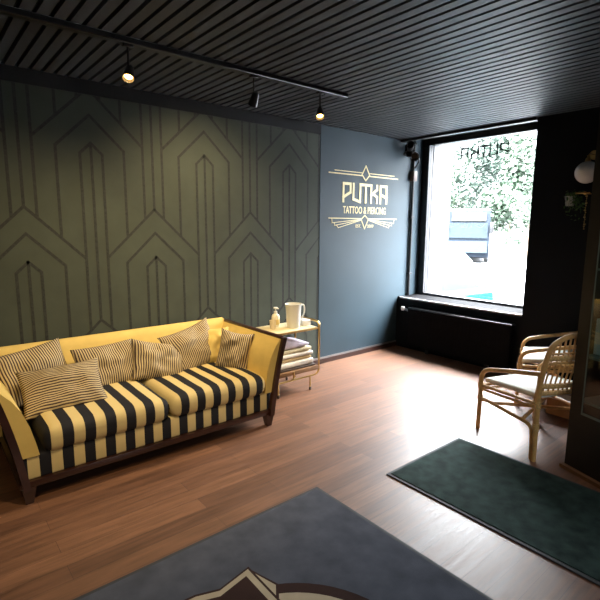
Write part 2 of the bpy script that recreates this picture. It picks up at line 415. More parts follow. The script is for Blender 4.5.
for nm, body, y0, w in (('small_word', 'EST.', CY-.145, .085), ('year_number', '2009', CY+.045, .105)):
    mb = MB(); vs, fs = textmesh(body, w, .034); mb.add([pw(y0+v.x, 1.480+v.y, v.z+.0005) for v in vs], fs)
    mb.build(nm, 'gold', sign, False)
# lettering stuck on the window, made to be read from the street
wt = thing('window_lettering', (-2.84, GY+.01, 2.05), 'grey mirror-reading shop lettering stuck across the top of the window pane', 'lettering')
pg = lambda u, v, d: V((-2.61-u, GY+.010-d, v))
mb = MB(); wordmark(mb, .57, .135, .022, lambda u, v, d: pg(u, 2.268+v, d*.5)); mb.build('word', 'lettergrey', wt, False)
mb = MB(); vs, fs = textmesh('TATTOO & PIERCING', .56, .06); mb.add([pg(v.x, 2.175+v.y, v.z) for v in vs], fs); mb.build('tagline', 'letterpale', wt, False)

# ------------------------------------------------------------------ sofa
SC = 1.175
sofa = thing('sofa', (-3.18, SC, 0), 'long yellow sofa with black and cream striped seat and dark wood trim', 'sofa')
INNER = [(.262,.762),(.33,.770),(.43,.786),(.52,.812),(.59,.848),(.640,.888)]
outer = [(.262,.848),(.30,.854),(.42,.878),(.54,.905),(.645,.934)]
for g in (-1, 1):
    inner = [(z, d-(.028*(.66-z)/.4 if g < 0 else 0)) for z, d in INNER]
    pf = [(SC+g*d, z) for z, d in inner]+[(SC+g*.900,.660),(SC+g*.918,.655)]+[(SC+g*(d-.012), z) for z, d in reversed(outer)]
    mb = MB().prism(pf, 'x', -3.64, -2.732); a = mb.build('arm', 'yellow', sofa, True, 30)
    # wooden front post following the flare
    cen = smoothpath([(.08,.812),(.20,.828),(.34,.852),(.48,.882),(.60,.912),(.672,.936)], 4)
    cen = smoothpath([(0, d, z) for z, d in ((.085,.808),(.20,.826),(.34,.850),(.48,.880),(.60,.911),(.668,.932))], 4)
    hw = .0185; lft = [(SC+g*(p.y-hw), p.z) for p in cen]; rgt = [(SC+g*(p.y+hw), p.z) for p in cen]
    mb = MB().prism(lft+rgt[::-1], 'x', -2.742, -2.706); mb.build('arm_post', 'wood', sofa, True, 30)
    # top rail along the arm
    mb = MB().bbox((-3.66, SC+g*.925-.02, .652), (-2.74, SC+g*.925+.024, .676), .008); mb.build('arm_rail', 'wood', sofa, True)
# back
mb = MB().prism([(-3.655,.13),(-3.655,.655),(-3.640,.682),(-3.600,.690),(-3.565,.678),(-3.545,.64),(-3.50,.5),(-3.46,.36),(-3.45,.24),(-3.45,.13)], 'y', SC-.91, SC+.91)
mb.build('backrest', 'yellow', sofa, True, 50)
MB().bbox((-3.672, SC-.945, .64), (-3.652, SC+.945, .672), .006).build('back_rail', 'wood', sofa)
# seat base with striped front
MB().bbox((-3.46, SC-.822, .125), (-2.746, SC+.822, .264), .014, 3).build('seat_base', 'stripe', sofa)
MB().bbox((-3.63, SC-.845, .092), (-2.722, SC+.845, .130), .007, 2).build('base_rail', 'wood', sofa)
for gx, gy in ((-2.752, -1), (-2.752, 1), (-3.59, -1), (-3.59, 1)):
    cx, cy = gx, SC+gy*.80
    mb = MB(); a, b = .034, .019
    mb.add([(cx-b,cy-b,0),(cx+b,cy-b,0),(cx+b,cy+b,0),(cx-b,cy+b,0),(cx-a,cy-a,.096),(cx+a,cy-a,.096),(cx+a,cy+a,.096),(cx-a,cy+a,.096)],
           [(3,2,1,0),(4,5,6,7),(0,1,5,4),(1,2,6,5),(2,3,7,6),(3,0,4,7)])
    mb.build('leg', 'wood', sofa, False)
def rounded(a, b, r, crown=0, wob=0, m=None, seed=0, n=5):
    """soft cushion: box with round edges and a crowned top"""
    c = [(a[i]+b[i])/2 for i in range(3)]; h = [(b[i]-a[i])/2 for i in range(3)]
    def ticks(hh, mid): 
        e = [-hh, -hh+r*.2, -hh+r*.5, -hh+r]; k = mid
        return e+[-(hh-r)+(2*(hh-r))*j/k for j in range(1, k)]+[-x for x in reversed(e)]
    bm = bmesh.new(); cache = {}
    def vert(p):
        key = tuple(round(x, 5) for x in p)
        if key in cache: return cache[key]
        q = V([max(-(h[i]-r), min(h[i]-r, p[i])) for i in range(3)]); d = V(p)-q
        if d.length > 1e-6: d = d.normalized()*r
        s = q+d
        fx, fy = 1-(s.x/h[0])**2, 1-(s.y/h[1])**2; fz = s.z/h[2]
        s.z += crown*max(fx, 0)**.6*max(fy, 0)**.6*fz
        if wob:
            nn = noise.noise_vector(V((s.x*7+seed, s.y*7, s.z*9))); s += nn*wob
        cache[key] = bm.verts.new(s+V(c)); return cache[key]
    T = [ticks(h[0], n), ticks(h[1], n+4), ticks(h[2], 3)]
    for ax in range(3):
        u, w = [i for i in range(3) if i != ax]
        for sg in (-h[ax], h[ax]):
            for i in range(len(T[u])-1):
                for j in range(len(T[w])-1):
                    q = []
                    for uu, ww in ((i, j), (i+1, j), (i+1, j+1), (i, j+1)):
                        p = [0, 0, 0]; p[ax] = sg; p[u] = T[u][uu]; p[w] = T[w][ww]; q.append(vert(p))
                    if len(set(q)) == 4:
                        try: bm.faces.new(q)
                        except ValueError: pass
    mb = MB(); mb.bm(bm, m); return mb
for g in (-1, 1):
    a, b = (SC+.024, SC+.768) if g > 0 else (SC-.715, SC+.016)
    rounded((-3.46, a, .262), (-2.706, b, .408), .058, .014, .006, seed=g*3).build('seat_cushion', 'stripe', sofa, True, 80)

# ------------------------------------------------------------------ pillows
def pillow(label, c, w, h, t, lean, turn, roll, m, seed=0, pinch=.07, sag=0):
    n = 22; mb = MB(); idx = {}; vs = []; fs = []
    for side in (1, -1):
        for i in range(n+1):
            for j in range(n+1):
                edge = i in (0, n) or j in (0, n)
                if edge and side == -1: idx[(side, i, j)] = idx[(1, i, j)]; continue
                u, v = 2*i/n-1, 2*j/n-1
                prof = max(0, 1-abs(u)**2.6)**.55*max(0, 1-abs(v)**2.6)**.55
                x = u*w/2*(1-pinch*(1-v*v)); yv = v*h/2*(1-pinch*(1-u*u))
                z = side*t/2*prof
                nn = noise.noise(V((u*1.7+seed, v*1.7, side*2)))*.030+noise.noise(V((u*4+seed, v*4, side*3+seed)))*.010
                z += nn*prof*(t/.12)
                yv += sag*(u*u)*(.5+.5*v)
                idx[(side, i, j)] = len(vs); vs.append(V((x, yv, z)))
        for i in range(n):
            for j in range(n):
                q = [idx[(side, i, j)], idx[(side, i+1, j)], idx[(side, i+1, j+1)], idx[(side, i, j+1)]]
                fs.append(q if side == 1 else q[::-1])
    mb.add(vs, fs, m)
    me_o = mb.build('pillow', m, None, True, 180)
    # undo the base offset of build so that the pillow turns about its centre
    off = me_o.location.copy()
    for v in me_o.data.vertices: v.co += off
    # local x = width, y = up, z = face normal; face looks toward +x of the room
    R = Matrix.Rotation(turn, 4, 'Z') @ Matrix(((0,0,1,0),(1,0,0,0),(0,1,0,0),(0,0,0,1))) @ Matrix.Rotation(-lean, 4, 'X') @ Matrix.Rotation(roll, 4, 'Z')
    me_o.matrix_world = Matrix.Translation(V(c)) @ R
    return tag(me_o, label, 'pillow', 'pillows on the sofa')
D = math.radians
pillow('upright striped pillow at the left end of the sofa, half hidden behind the flat one', (-3.32,.545,.550), .44, .36, .13, D(26), D(8), D(8), 'pil_v', 1)
pillow('wide flat striped pillow lying tilted in front of the others at the left end', (-3.065,.650,.505), .47, .33, .13, D(46), D(-8), D(4), 'pil_h', 2)
pillow('square striped pillow leaning on the left half of the backrest, third from the left', (-3.30,.995,.520), .43, .33, .13, D(30), D(2), D(2), 'pil_v', 3)
pillow('slumped creased striped pillow leaning at the middle of the sofa over the cushion gap', (-3.245,1.340,.505), .41, .32, .15, D(34), D(4), D(-16), 'pil_v', 4, .10)
pillow('pointed striped pillow propped on the backrest right of the slumped one', (-3.30,1.645,.540), .48, .37, .15, D(24), D(6), D(12), 'pil_v', 5, .12)
pillow('plain yellow pillow tucked in the right corner behind a striped one', (-3.27,1.815,.535), .26, .30, .11, D(18), D(-20), D(0), 'yellow', 6)
pillow('puffy striped pillow resting against the right arm of the sofa', (-3.095,1.895,.512), .27, .34, .21, D(18), D(-40), D(-10), 'pil_v', 7, .12)

# ------------------------------------------------------------------ trolley and what stands on it
cart = thing('serving_trolley', (-3.315, 2.57, 0), 'small brass serving trolley with two shelves at the right end of the sofa', 'trolley')
cx0, cx1, cy0, cy1 = -3.49, -3.14, 2.30, 2.838
mb = MB()
for x in (cx0, cx1):
    p = [(x, cy0, .60)]+[(x, cy0, .25)]+arc((x, cy0, .20), (x, cy0, .135), (x, cy0+.06, .135), 5)+arc((x, cy1-.06, .135), (x, cy1, .135), (x, cy1, .20), 5)+[(x, cy1, .25), (x, cy1, .60)]
    mb.tube(p, .0085, 8)
for y in (cy1,):
    mb.tube(arc((cx0, y, .58), (cx0, y, .632), (cx0+.05, y, .632), 5)+arc((cx1-.05, y, .632), (cx1, y, .632), (cx1, y, .58), 5), .0105, 8)
for y in (cy0, cy1): mb.tube([(cx0, y, .20), (cx1, y, .20)], .006, 6)
mb.tube([(cx0, cy0, .592), (cx1, cy0, .592)], .007, 6)
mb.build('frame', 'brass', cart)
tt = MB().bbox((cx0, cy0+.006, .562), (cx1+.004, cy1-.006, .578), .004).build('top_shelf', 'brass', cart)
MB().bbox((cx0+.012, cy0+.016, .572), (cx1-.008, cy1-.016, .582), .003).build('tray_surface', 'cream', tt)
MB().bbox((cx0, cy0+.006, .180), (cx1+.008, cy1-.004, .218), .004).build('lower_shelf', 'brownrail', cart)
for x in (cx0, cx1):
    for y in (cy0+.065, cy1-.105):
        l = MB().tube([(x, y, .14), (x, y, .03)], [.007, .008], 8).build('leg', 'brass', cart)
        MB().lathe([(.006,0),(.011,.004),(.013,.016),(.009,.03),(.006,.034)], (x, y, 0), 12).build('foot', 'darktray', l)
MB().bbox((cx1+.004, 2.525, .150), (cx1+.014, 2.540, .215), .003).tube([(cx1+.009, 2.51, .145), (cx1+.009, 2.555, .170)], .006, 6).build('clasp', 'brass', cart)
TZ = .5825
# pitcher
px_, py_ = -3.265, 2.632
jug = MB().lathe([(.0,.0),(.057,0),(.060,.006),(.066,.10),(.072,.200),(.077,.218),(.074,.219),(.068,.200),(.062,.10),(.055,.012),(0,.010)], (px_, py_, TZ), 32)
for i, v in enumerate(jug.v):                                   # pull out a pouring lip on the left
    if v.z > TZ+.195:
        d = V((v.x-px_, v.y-py_)); c_ = d.normalized().dot(V((.25, -.97))) if d.length else 0
        if c_ > .8: v.x += .25*.02*(c_-.8)/.2; v.y -= .97*.02*(c_-.8)/.2
jg = jug.build('pitcher', 'jug'); tag(jg, 'tall white plastic pitcher with handle standing on the trolley', 'pitcher')
MB().tube(smoothpath([(px_+.006, py_+.070, TZ+.200), (px_+.012, py_+.112, TZ+.195), (px_+.013, py_+.118, TZ+.13), (px_+.006, py_+.088, TZ+.068), (px_, py_+.063, TZ+.058)], 5), .0075, 8).build('handle', 'jug', jg)
# pump bottle
bx_, by_ = -3.385, 2.520
k_ = 1.2
def sc_(pr): return [(a*k_, b*k_) for a, b in pr]
b = MB().lathe(sc_([(0,0),(.029,0),(.031,.004),(.031,.075),(.026,.092),(.012,.103),(.012,.112),(0,.112)]), (bx_, by_, TZ), 24).build('pump_bottle', 'bottle')
tag(b, 'cream pump soap bottle standing between cup and pitcher', 'bottle')
MB().lathe(sc_([(.0315,.020),(.0318,.022),(.0318,.058),(.0315,.060)]), (bx_, by_, TZ), 24).build('label', 'bottle_label', b)
MB().lathe(sc_([(.013,.108),(.013,.120),(.005,.122),(.005,.140),(.016,.141),(.016,.150),(0,.151)]), (bx_, by_, TZ), 16).bbox((bx_-.006, by_-.006, TZ+.168), (bx_+.040, by_+.006, TZ+.179), .002).build('pump', 'paperbox', b)
tag(MB().lathe([(0,0),(.024,0),(.031,.078),(.029,.078),(.022,.004),(0,.004)], (-3.325, 2.445, TZ), 24).build('cup', 'cup'), 'small beige cup at the left front of the trolley top', 'cup')
T = Matrix.Translation(V((-3.295, 2.776, TZ))) @ Matrix.Rotation(D(90), 4, 'Z')
nb = MB().bbox((-.046,-.055,0), (.046,.055,.052), .006, 2, None, T).build('tissue_pack', 'paperbox')
tag(nb, 'white tissue pack lying behind the pitcher at the right end of the trolley', 'tissue pack')
MB().bbox((-.04,-.02,.051), (.04,.02,.0545), .001, 1, None, T).build('opening_flap', 'cloth_b', nb)
# folded textiles on the lower shelf
cz = .216
tr = MB().bbox((-3.475, 2.345, cz+.003), (-3.155, 2.815, cz+.020), .005).build('dark_tray', 'darktray'); tag(tr, 'flat dark tray on the lower shelf of the trolley under the folded cloths', 'tray')
cz += .023
for k, (nm, lab, m, hh, ins, dy) in enumerate((
        ('folded_cloth', 'thick pale folded cloth, lowest of the pile on the trolley', 'cloth_b', .050, .0, 0),
        ('folded_cloth', 'thin ochre folded cloth, second from the bottom of the pile on the trolley', 'cloth_c', .026, .012, -.008),
        ('folded_cloth', 'white folded cloth in the middle of the pile on the trolley', 'cloth_b', .034, .006, .006),
        ('folded_cloth', 'cream folded cloth just under the lilac one on the trolley', 'cloth_a', .034, .014, .0))):
    o = rounded((-3.455+ins, 2.36+ins+dy, cz), (-3.165-ins, 2.80-ins+dy, cz+hh), min(.016, hh*.45), .002, .0035, seed=k*5+1).build(nm, m, None, True, 80)
    tag(o, lab, 'cloth', 'folded cloths on the trolley'); cz += hh+.0055
mb = rounded((-3.44, 2.38, cz+.002), (-3.185, 2.77, cz+.095), .030, .006, .010, seed=33)
for v in mb.v:
    t = (v.y-2.38)/.39; t = min(max(t, 0), 1); v.z = cz+.004+max(0, v.z-cz-.002)*(1.12-.85*t)
o = mb.build('lilac_cloth', 'lilac', None, True, 80); tag(o, 'crumpled lilac cloth on top of the pile on the trolley', 'cloth', 'folded cloths on the trolley')

# ------------------------------------------------------------------ rattan armchairs
ch = thing('rattan_armchair', (0, 0, 0), 'rattan armchair with white seat nearest the camera, beside the green mat', 'armchair', 'rattan armchairs')
r = .0165
for g in (-1, 1):
    y = g*.272
    MB().tube([(.272, y, 0), (.268, y, .2), (.268, y, .37)]+arc((.268, y, .38), (.268, y, .462), (.17, y, .482), 7)+[(.0, y, .525), (-.20, y, .570), (-.285, y, .588)], r, 10).build('armrest', 'rattan', ch)
    MB().tube([(-.262, y, 0), (-.258, y, .3), (-.262, y, .58)], [r*.95, r*1.05, r], 10).build('leg', 'rattan', ch)
    MB().tube([(.268, y, .245), (.10, y, .240), (-.12, y, .234)]+arc((-.17, y, .233), (-.228, y, .230), (-.230, y, .17), 6)+[(-.235, y, .10), (-.240, y, 0)], .0125, 8).tube(
        arc((.268, y, .19), (.258, y, .236), (.20, y, .236), 5), .009, 6).build('stretcher', 'rattan', ch)
    MB().tube([(.268, y, .340), (-.262, y, .385)], .0135, 8).tube([(.268, y, .310), (-.262, y, .357)], .010, 8).build('seat_rail', 'rattan', ch)
    for x, z in ((.268,.245), (.268,.340), (-.26,.380), (-.26,.232)):
        MB().tube([(x, y, z-.022), (x, y, z+.022)], .0205, 10).build('cane_binding', 'rattan_weave', ch)
MB().tube([(.262, -.27, .340), (.262, .27, .340)], .0135, 8).tube([(.262, -.27, .310), (.262, .27, .310)], .010, 8).build('front_rail', 'rattan', ch)
MB().tube([(.16, -.27, .238), (-.14, .27, .234)], .012, 8).tube([(.16, .27, .238), (-.14, -.27, .234)], .012, 8).build('cross_stretcher', 'rattan', ch)
# backrest
def bx(z): return -.235-(z-.4)*.22
path = [(bx(.38), -.262, .38), (bx(.56), -.272, .56), (bx(.70), -.272, .70), (bx(.775), -.255, .775), (bx(.82), -.19, .82), (bx(.838), -.09, .838), (bx(.842), 0, .842)]
path += [(x, -y, z) for x, y, z in reversed(path[:-1])]
mb = MB().tube(smoothpath(path, 4), .0165, 10, 'rattan')
bow = lambda y: -.035*(1-(y/.27)**2)
def rail(z, rr, m, w=.268):
    mb.tube([(bx(z)+bow(y), y, z) for y in [w*(2*k/14-1) for k in range(15)]], rr, 8, m)
rail(.695, .019, 'rattan_weave'); rail(.500, .018, 'rattan_weave'); rail(.452, .018, 'rattan_weave'); rail(.725, .007, 'rattan'); rail(.662, .009, 'rattan')
for k in range(15):
    y = -.238+k*.034
    mb.tube([(bx(z)+bow(y), y, z) for z in (.455, .5, .6, .695)], .0055, 6, 'rattan')
    zt = .842-.07*max(0, (abs(y)-.10)/.15)**2
    mb.tube([(bx(.695)+bow(y), y, .695), (bx(zt)+bow(y)*.3, y, zt)], .0055, 6, 'rattan')
mb.build('backrest', None, ch)
mb = rounded((-.235, -.245, .386), (.262, .245, .418), .015, .014, .002)
for v in mb.v: v.z -= (v.x+.01)*.09
mb.build('seat_cushion', 'seatcloth', ch, True, 80)
ch.location = (-1.371, 3.337, 0); ch.rotation_euler = (0, 0, D(159.1))
dup(ch, (-1.625, 4.235, 0), D(203), 'rattan armchair with white seat standing behind the other one, close to the window wall')
# cardboard box on the floor by the chairs
T = Matrix.Translation(V((-1.40, 3.96, 0)))
cb = MB().bbox((-.125,-.08,0), (.14,.08,.135), .003, 1, None, T).build('cardboard_box', 'card'); tag(cb, 'brown cardboard box on the floor under the rear rattan armchair', 'box')
MB().bbox((-.127,-.082,.134), (.142,.082,.140), .002, 1, None, T).build('lid', 'cardtape', cb)

# ------------------------------------------------------------------ door mats
gm = thing('green_doormat', (-1.0, 2.51, 0), 'dark green rectangular doormat in front of the rattan armchair', 'mat')
MB().bbox((-1.712, 2.110, 0), (.05, 2.905, .008), .003, 1).build('border', 'matedge', gm)
MB().bbox((-1.690, 2.132, .006), (.028, 2.883, .012), .002, 1).build('pile', 'matgreen', gm)
bmz = thing('logo_doormat', (-.95, .7, 0), 'large slate grey logo doormat with a brown and cream emblem in the foreground', 'mat')
MB().bbox((-1.872, -.35, 0), (-.05, 1.690, .008), .003, 1).build('border', 'matedge', bmz)
MB().bbox((-1.850, -.328, .006), (-.072, 1.668, .012), .002, 1).build('pile', 'matblue', bmz)
mb = MB(); ecx, ecy = -.965, .80
def disc(r0, z, m, n=64): mb.add([(ecx+r0*math.cos(2*PI*k/n), ecy+r0*math.sin(2*PI*k/n), z) for k in range(n)], [tuple(range(n))], m)
disc(.515, .0125, 'matbrown'); disc(.462, .0129, 'matcream'); disc(.30, .0133, 'matbrown')
def plate(q, z, m): mb.add([(x, y, z) for x, y in q], [tuple(range(len(q)))], m)
plate([(-1.565,1.012),(-1.405,1.060),(-1.340,1.012),(-1.34,.98)], .0136, 'matbrown')
plate([(-1.545,1.010),(-1.41,1.048),(-1.355,1.008),(-1.36,.98)], .0139, 'matcream')
def inset(q, k):
    cx_, cy_ = -1.25, .72
    return [(cx_+(x-cx_)*k, cy_+(y-cy_)*k) for x, y in q]
q = [(-1.572,1.018),(-1.0,1.008),(-1.0,.45),(-1.60,.45),(-1.575,.76),(-1.540,.855)]
plate(q, .0142, 'matbrown'); plate(inset(q, .965), .0145, 'matcream'); plate(inset(q, .87), .0148, 'matbrown')
mb.build('emblem', None, bmz, False)

# ------------------------------------------------------------------ display cabinet at the right
CT = Matrix.Translation(V((-1.060, 3.092, 0))) @ Matrix.Rotation(D(-20), 4, 'Z') @ Matrix.Translation(V((1.072, -3.062, 0)))
cab = thing('display_cabinet', (-1.072, 3.062, 0), 'tall dark wood display cabinet with glass front at the right edge', 'cabinet')
ax0, ax1, ay0, ay1, ah = -1.072, -.30, 3.062, 3.47, 2.32
MB().box((-1.082, 3.012, 0), (-.29, 3.47, .022)).build('plinth', 'cabwood', cab, False)
MB().box((ax0, ay0, .022), (ax0+.022, ay1, ah)).box((ax1-.022, ay0, .022), (ax1, ay1, ah)).box((ax0+.022, ay1-.02, .022), (ax1-.022, ay1, ah)).box((ax0+.022, ay0, .022), (ax1-.022, ay1-.02, .05)).box((ax0+.022, ay0, ah-.03), (ax1-.022, ay1-.02, ah)).build('body', 'cabinet', cab, False)
MB().box((ax0, ay0-.02, .022), (-.998, ay0, ah)).box((ax1-.074, ay0-.02, .022), (ax1, ay0, ah)).box((-.998, ay0-.02, .022), (ax1-.074, ay0, .375)).box((-.998, ay0-.02, ah-.1), (ax1-.074, ay0, ah)).build('door_frame', 'cabinet', cab, False)
MB().box((-.998, ay0-.014, .375), (ax1-.074, ay0-.008, ah-.1)).build('pane', 'cabglass', cab, False)
MB().box((-.998, ay0-.0165, .375), (ax1-.074, ay0-.0145, .39)).box((-.998, ay0-.0165, .375), (-.990, ay0-.0145, ah-.1)).build('pane_edge', 'shelfglass', cab, False)
for z in (.44, .72, 1.25, 1.75):
    MB().box((ax0+.024, ay0+.012, z), (ax1-.024, ay1-.03, z+.014)).build('shelf', 'shelfglass', cab, False)
cab.rotation_euler = (0, 0, D(-20)); cab.location = (-1.060, 3.092, 0)
for (x, y, z, w, d, h, m, lab) in (
        (-1.005, 3.18, .735, .075, .06, .22, 'whitebox', 'pale blue upright package on the middle shelf inside the glass cabinet'),
        (-.965, 3.32, .735, .07, .06, .33, 'pinkbox', 'pink upright package behind the pale blue one inside the glass cabinet'),
        (-.965, 3.18, 1.265, .09, .06, .20, 'bluebox', 'blue package on an upper shelf inside the glass cabinet'),
        (-.90, 3.20, .735, .05, .05, .30, 'bluebox', 'slim blue package right of the pale blue one inside the glass cabinet')):
    o = MB().bbox((x-w/2, y-d/2, z), (x+w/2, y+d/2, z+h), .003, 1, None, CT).build('package', m); tag(o, lab, 'package', 'packages in the display cabinet')
    MB().box((x-w/2+.006, y-d/2-.001, z+h*.3), (x+w/2-.006, y-d/2, z+h*.62), None, CT).build('package_label', 'paperbox', o, False)

# ------------------------------------------------------------------ globe lamp, beads, plant on the black wall
lx, ly = -1.622, 4.52
lamp = thing('globe_wall_lamp', (lx, WY, 1.96), 'white opal globe wall lamp on the black wall beside the cabinet', 'lamp')
gp = [(.093*math.sin(PI*k/16), -.093*math.cos(PI*k/16)) for k in range(17)]
MB().lathe(gp, (lx, ly, 1.962), 28).build('globe', 'globe', lamp)
MB().lathe([(.0,0),(.024,0),(.020,.02),(.008,.035),(.008,.05),(0,.05)], (lx, ly, 2.052), 16).tube(smoothpath([(lx, ly, 2.09), (lx, ly+.03, 2.118), (lx, WY-.01, 2.118)], 5), .006, 8).build('arm', 'brass', lamp)
MB().lathe([(0,0),(.04,0),(.04,.012),(0,.012)], (0,0,0), 20, None, Matrix.Translation(V((lx, WY, 2.118))) @ Matrix.Rotation(PI/2, 4, 'X')).build('wall_plate', 'brass', lamp)
hk = thing('bead_chain', (lx, WY, 1.79), 'string of small brass beads hanging from a wall hook under the globe lamp', 'beads')
MB().tube([(lx-.065, ly, 1.79), (lx+.04, ly, 1.79)], .006, 8).tube([(lx, ly, 1.79), (lx, WY, 1.79)], .006, 8).lathe([(0,-.016),(.012,-.010),(.016,0),(.012,.010),(0,.016)], (lx, ly, 1.79), 12).lathe([(0,-.010),(.008,-.006),(.010,0),(.008,.006),(0,.010)], (lx-.067, ly, 1.79), 12).build('hook', 'brass', hk)
mb = MB(); rb = random.Random(3)
for k in range(15):
    rr = .006+.004*(k % 3 == 0); mb.lathe([(0,-rr),(rr*.75,-rr*.6),(rr,0),(rr*.75,rr*.6),(0,rr)], (lx+.018+rb.uniform(-.004,.004), ly, 1.765-k*.020), 8)
mb.tube([(lx+.018, ly, 1.79), (lx+.018, ly, 1.48)], .0015, 5).build('strand', 'brass', hk)
plx = -1.735
pl = thing('trailing_plant', (plx, WY, 1.6), 'small trailing green plant in a wall pot left of the globe lamp', 'plant')
MB().lathe([(0,0),(.032,0),(.042,.07),(.044,.085),(.040,.085),(.036,.02),(0,.02)], (plx-.012, ly+.03, 1.685), 20).build('pot', 'terracotta', pl)
MB().tube([(plx-.012, ly+.06, 1.74), (plx-.012, WY, 1.76)], .005, 6).build('bracket', 'brass', pl)
mb = MB(); rl = random.Random(5)
for k in range(150):
    a = rl.uniform(0, 2*PI); rad = rl.uniform(.01, .085); z = 1.775+rl.uniform(-.02, .05)-(rl.random()**1.5)*.24*(rad/.085)
    p = V((plx+.025+rad*math.cos(a), min(ly+.02+rad*math.sin(a)*.8, WY-.012), z)); s_ = rl.uniform(.010, .020)
    d1 = V((rl.uniform(-1,1), rl.uniform(-1,1), rl.uniform(-1.2,.2))).normalized(); d2 = d1.orthogonal().normalized()*s_*.55
    q = [p, p+d1*s_+d2, p+d1*s_*2.1, p+d1*s_-d2]
    for w in q: w.y = min(w.y, WY-.004)
    mb.add(q, [(0,1,2,3)])
for k in range(9):
    a = k*.7; mb.tube(smoothpath([(plx-.005, ly+.03, 1.765), (plx+.03*math.cos(a)+.02, ly+.02+.04*math.sin(a), 1.79), (plx+.06*math.cos(a)+.03, ly+.02+.05*math.sin(a), 1.62+.02*k*.5)], 4), .0015, 4)
mb.build('foliage', 'leaf', pl, False)

# ------------------------------------------------------------------ radiator, pipe, corner device
rd = thing('radiator', (-2.85, 4.60, 0), 'black panel radiator under the window', 'radiator')
mb = MB().bbox((-3.47, 4.565, .06), (-2.19, 4.62, .515), .012, 3)
for k in range(26): mb.bbox((-3.45+k*.0485, 4.5625, .09), (-3.45+k*.0485+.040, 4.566, .49), .002, 1)
mb.build('panel', 'sillblack', rd)
MB().bbox((-3.47, 4.57, .514), (-2.19, 4.655, .53), .004, 2).build('top_grille', 'black', rd)
for x in (-3.2, -2.45): MB().bbox((x-.02, 4.60, 0), (x+.02, 4.64, .2), .004, 1).build('foot', 'black', rd)
MB().tube([(-3.47, 4.59, .49), (-3.53, 4.58, .505)], .014, 10, 'steel').lathe([(0,-.028),(.018,-.024),(.024,0),(.02,.022),(0,.028)], (-3.535, 4.56, .512), 14, 'valve').build('valve', None, rd)
pp = thing('wall_pipe', (WX, 4.85, .6), 'thin black pipe running down the wall beside the window', 'pipe')
MB().tube([(WX+.022, 4.855, 2.50), (WX+.022, 4.85, .632)], .017, 10).build('tube', 'black', pp)
MB().bbox((WX, 4.815, 2.045), (WX+.062, 4.885, 2.165), .006, 2).build('junction_box', 'pipebox', pp)
for z in (.9, 1.6): MB().bbox((WX, 4.825, z), (WX+.042, 4.882, z+.02), .003, 1).build('clip', 'black', pp)
cd = thing('corner_spotlight', (-3.62, 4.66, 2.3), 'black clamp spotlight cluster in the upper corner beside the window', 'spotlight')
MB().bbox((WX, 4.70, 2.33), (WX+.03, 4.80, 2.46), .006, 2).tube([(WX+.02, 4.75, 2.40), (-3.60, 4.72, 2.40)], .012, 8).build('bracket', 'black', cd)
for nm, c_, d_, rr, ln in (('lamp_head', (-3.60, 4.66, 2.42), (.5,-.6,.25), .045, .13), ('lamp_head', (-3.59, 4.74, 2.33), (.5,-.75,-.35), .052, .12), ('lamp_head', (-3.61, 4.62, 2.34), (.7,-.3,-.1), .040, .10)):
    q_ = V(d_).to_track_quat('Z', 'Y').to_matrix().to_4x4(); T = Matrix.Translation(V(c_)) @ q_
    h_ = MB().lathe([(0,-ln*.5),(rr*.6,-ln*.5),(rr*.75,-ln*.3),(rr,ln*.4),(rr*1.02,ln*.5),(rr*.9,ln*.5),(rr*.7,ln*.2),(0,ln*.15)], (0,0,0), 20, None, T).build(nm, 'black', cd)
    MB().lathe([(0,ln*.18),(rr*.66,ln*.18),(rr*.66,ln*.2),(0,ln*.22)], (0,0,0), 16, None, T).build('lens', 'black', h_)
MB().tube(smoothpath([(-3.60, 4.70, 2.46), (-3.55, 4.66, 2.49), (-3.52, 4.68, 2.44)], 5), .006, 6).build('cable', 'black', cd)
MB().tube(smoothpath([(-3.63, 4.79, 2.36), (-3.57, 4.80, 2.28), (-3.64, 4.83, 2.21), (-3.68, 4.85, 2.2)], 5), .008, 6).build('cable', 'black', cd)

# ------------------------------------------------------------------ ceiling track with three heads
trk = MB().bbox((-2.765, BY+.1, H-.034), (-2.715, 2.725, H-.001), .004, 1).build('light_track', 'black'); tag(trk, 'black ceiling light track running along the patterned wall', 'light track')
heads = (('track_spotlight', 1.031, V((.42,-.30,-.85)), 'bulb', 'lit track spotlight at the left end of the ceiling track'),
         ('track_spotlight', 1.865, V((-.62,.05,-.78)), 'bulb_off', 'track spotlight in the middle of the row, turned to the wall and looking unlit'),
         ('track_spotlight', 2.456, V((.42,-.35,-.84)), 'bulb', 'lit track spotlight at the right end of the ceiling track'))
for nm, y, d, m, lab in heads:
    hd = thing(nm, (-2.74, y, 2.32), lab, 'spotlight', 'spotlights on the ceiling track')
    d.normalize(); c_ = V((-2.74, y, 2.325)); T = Matrix.Translation(c_) @ d.to_track_quat('Z', 'Y').to_matrix().to_4x4()
    MB().tube([(-2.74, y, H-.033), (-2.74, y, 2.355)], .006, 8).bbox((-2.757, y-.03, H-.05), (-2.723, y+.03, H-.032), .004, 1).build('stem', 'black', hd)
    MB().lathe([(0,-.05),(.018,-.05),(.024,-.035),(.033,.03),(.034,.036),(.030,.036),(.022,-.005),(0,-.01)], (0,0,0), 20, None, T).build('lamp_shade', 'black', hd)
    MB().lathe([(0,.004),(.016,.006),(.024,.014),(.022,.021),(0,.025)], (0,0,0), 16, None, T).build('bulb', m, hd)

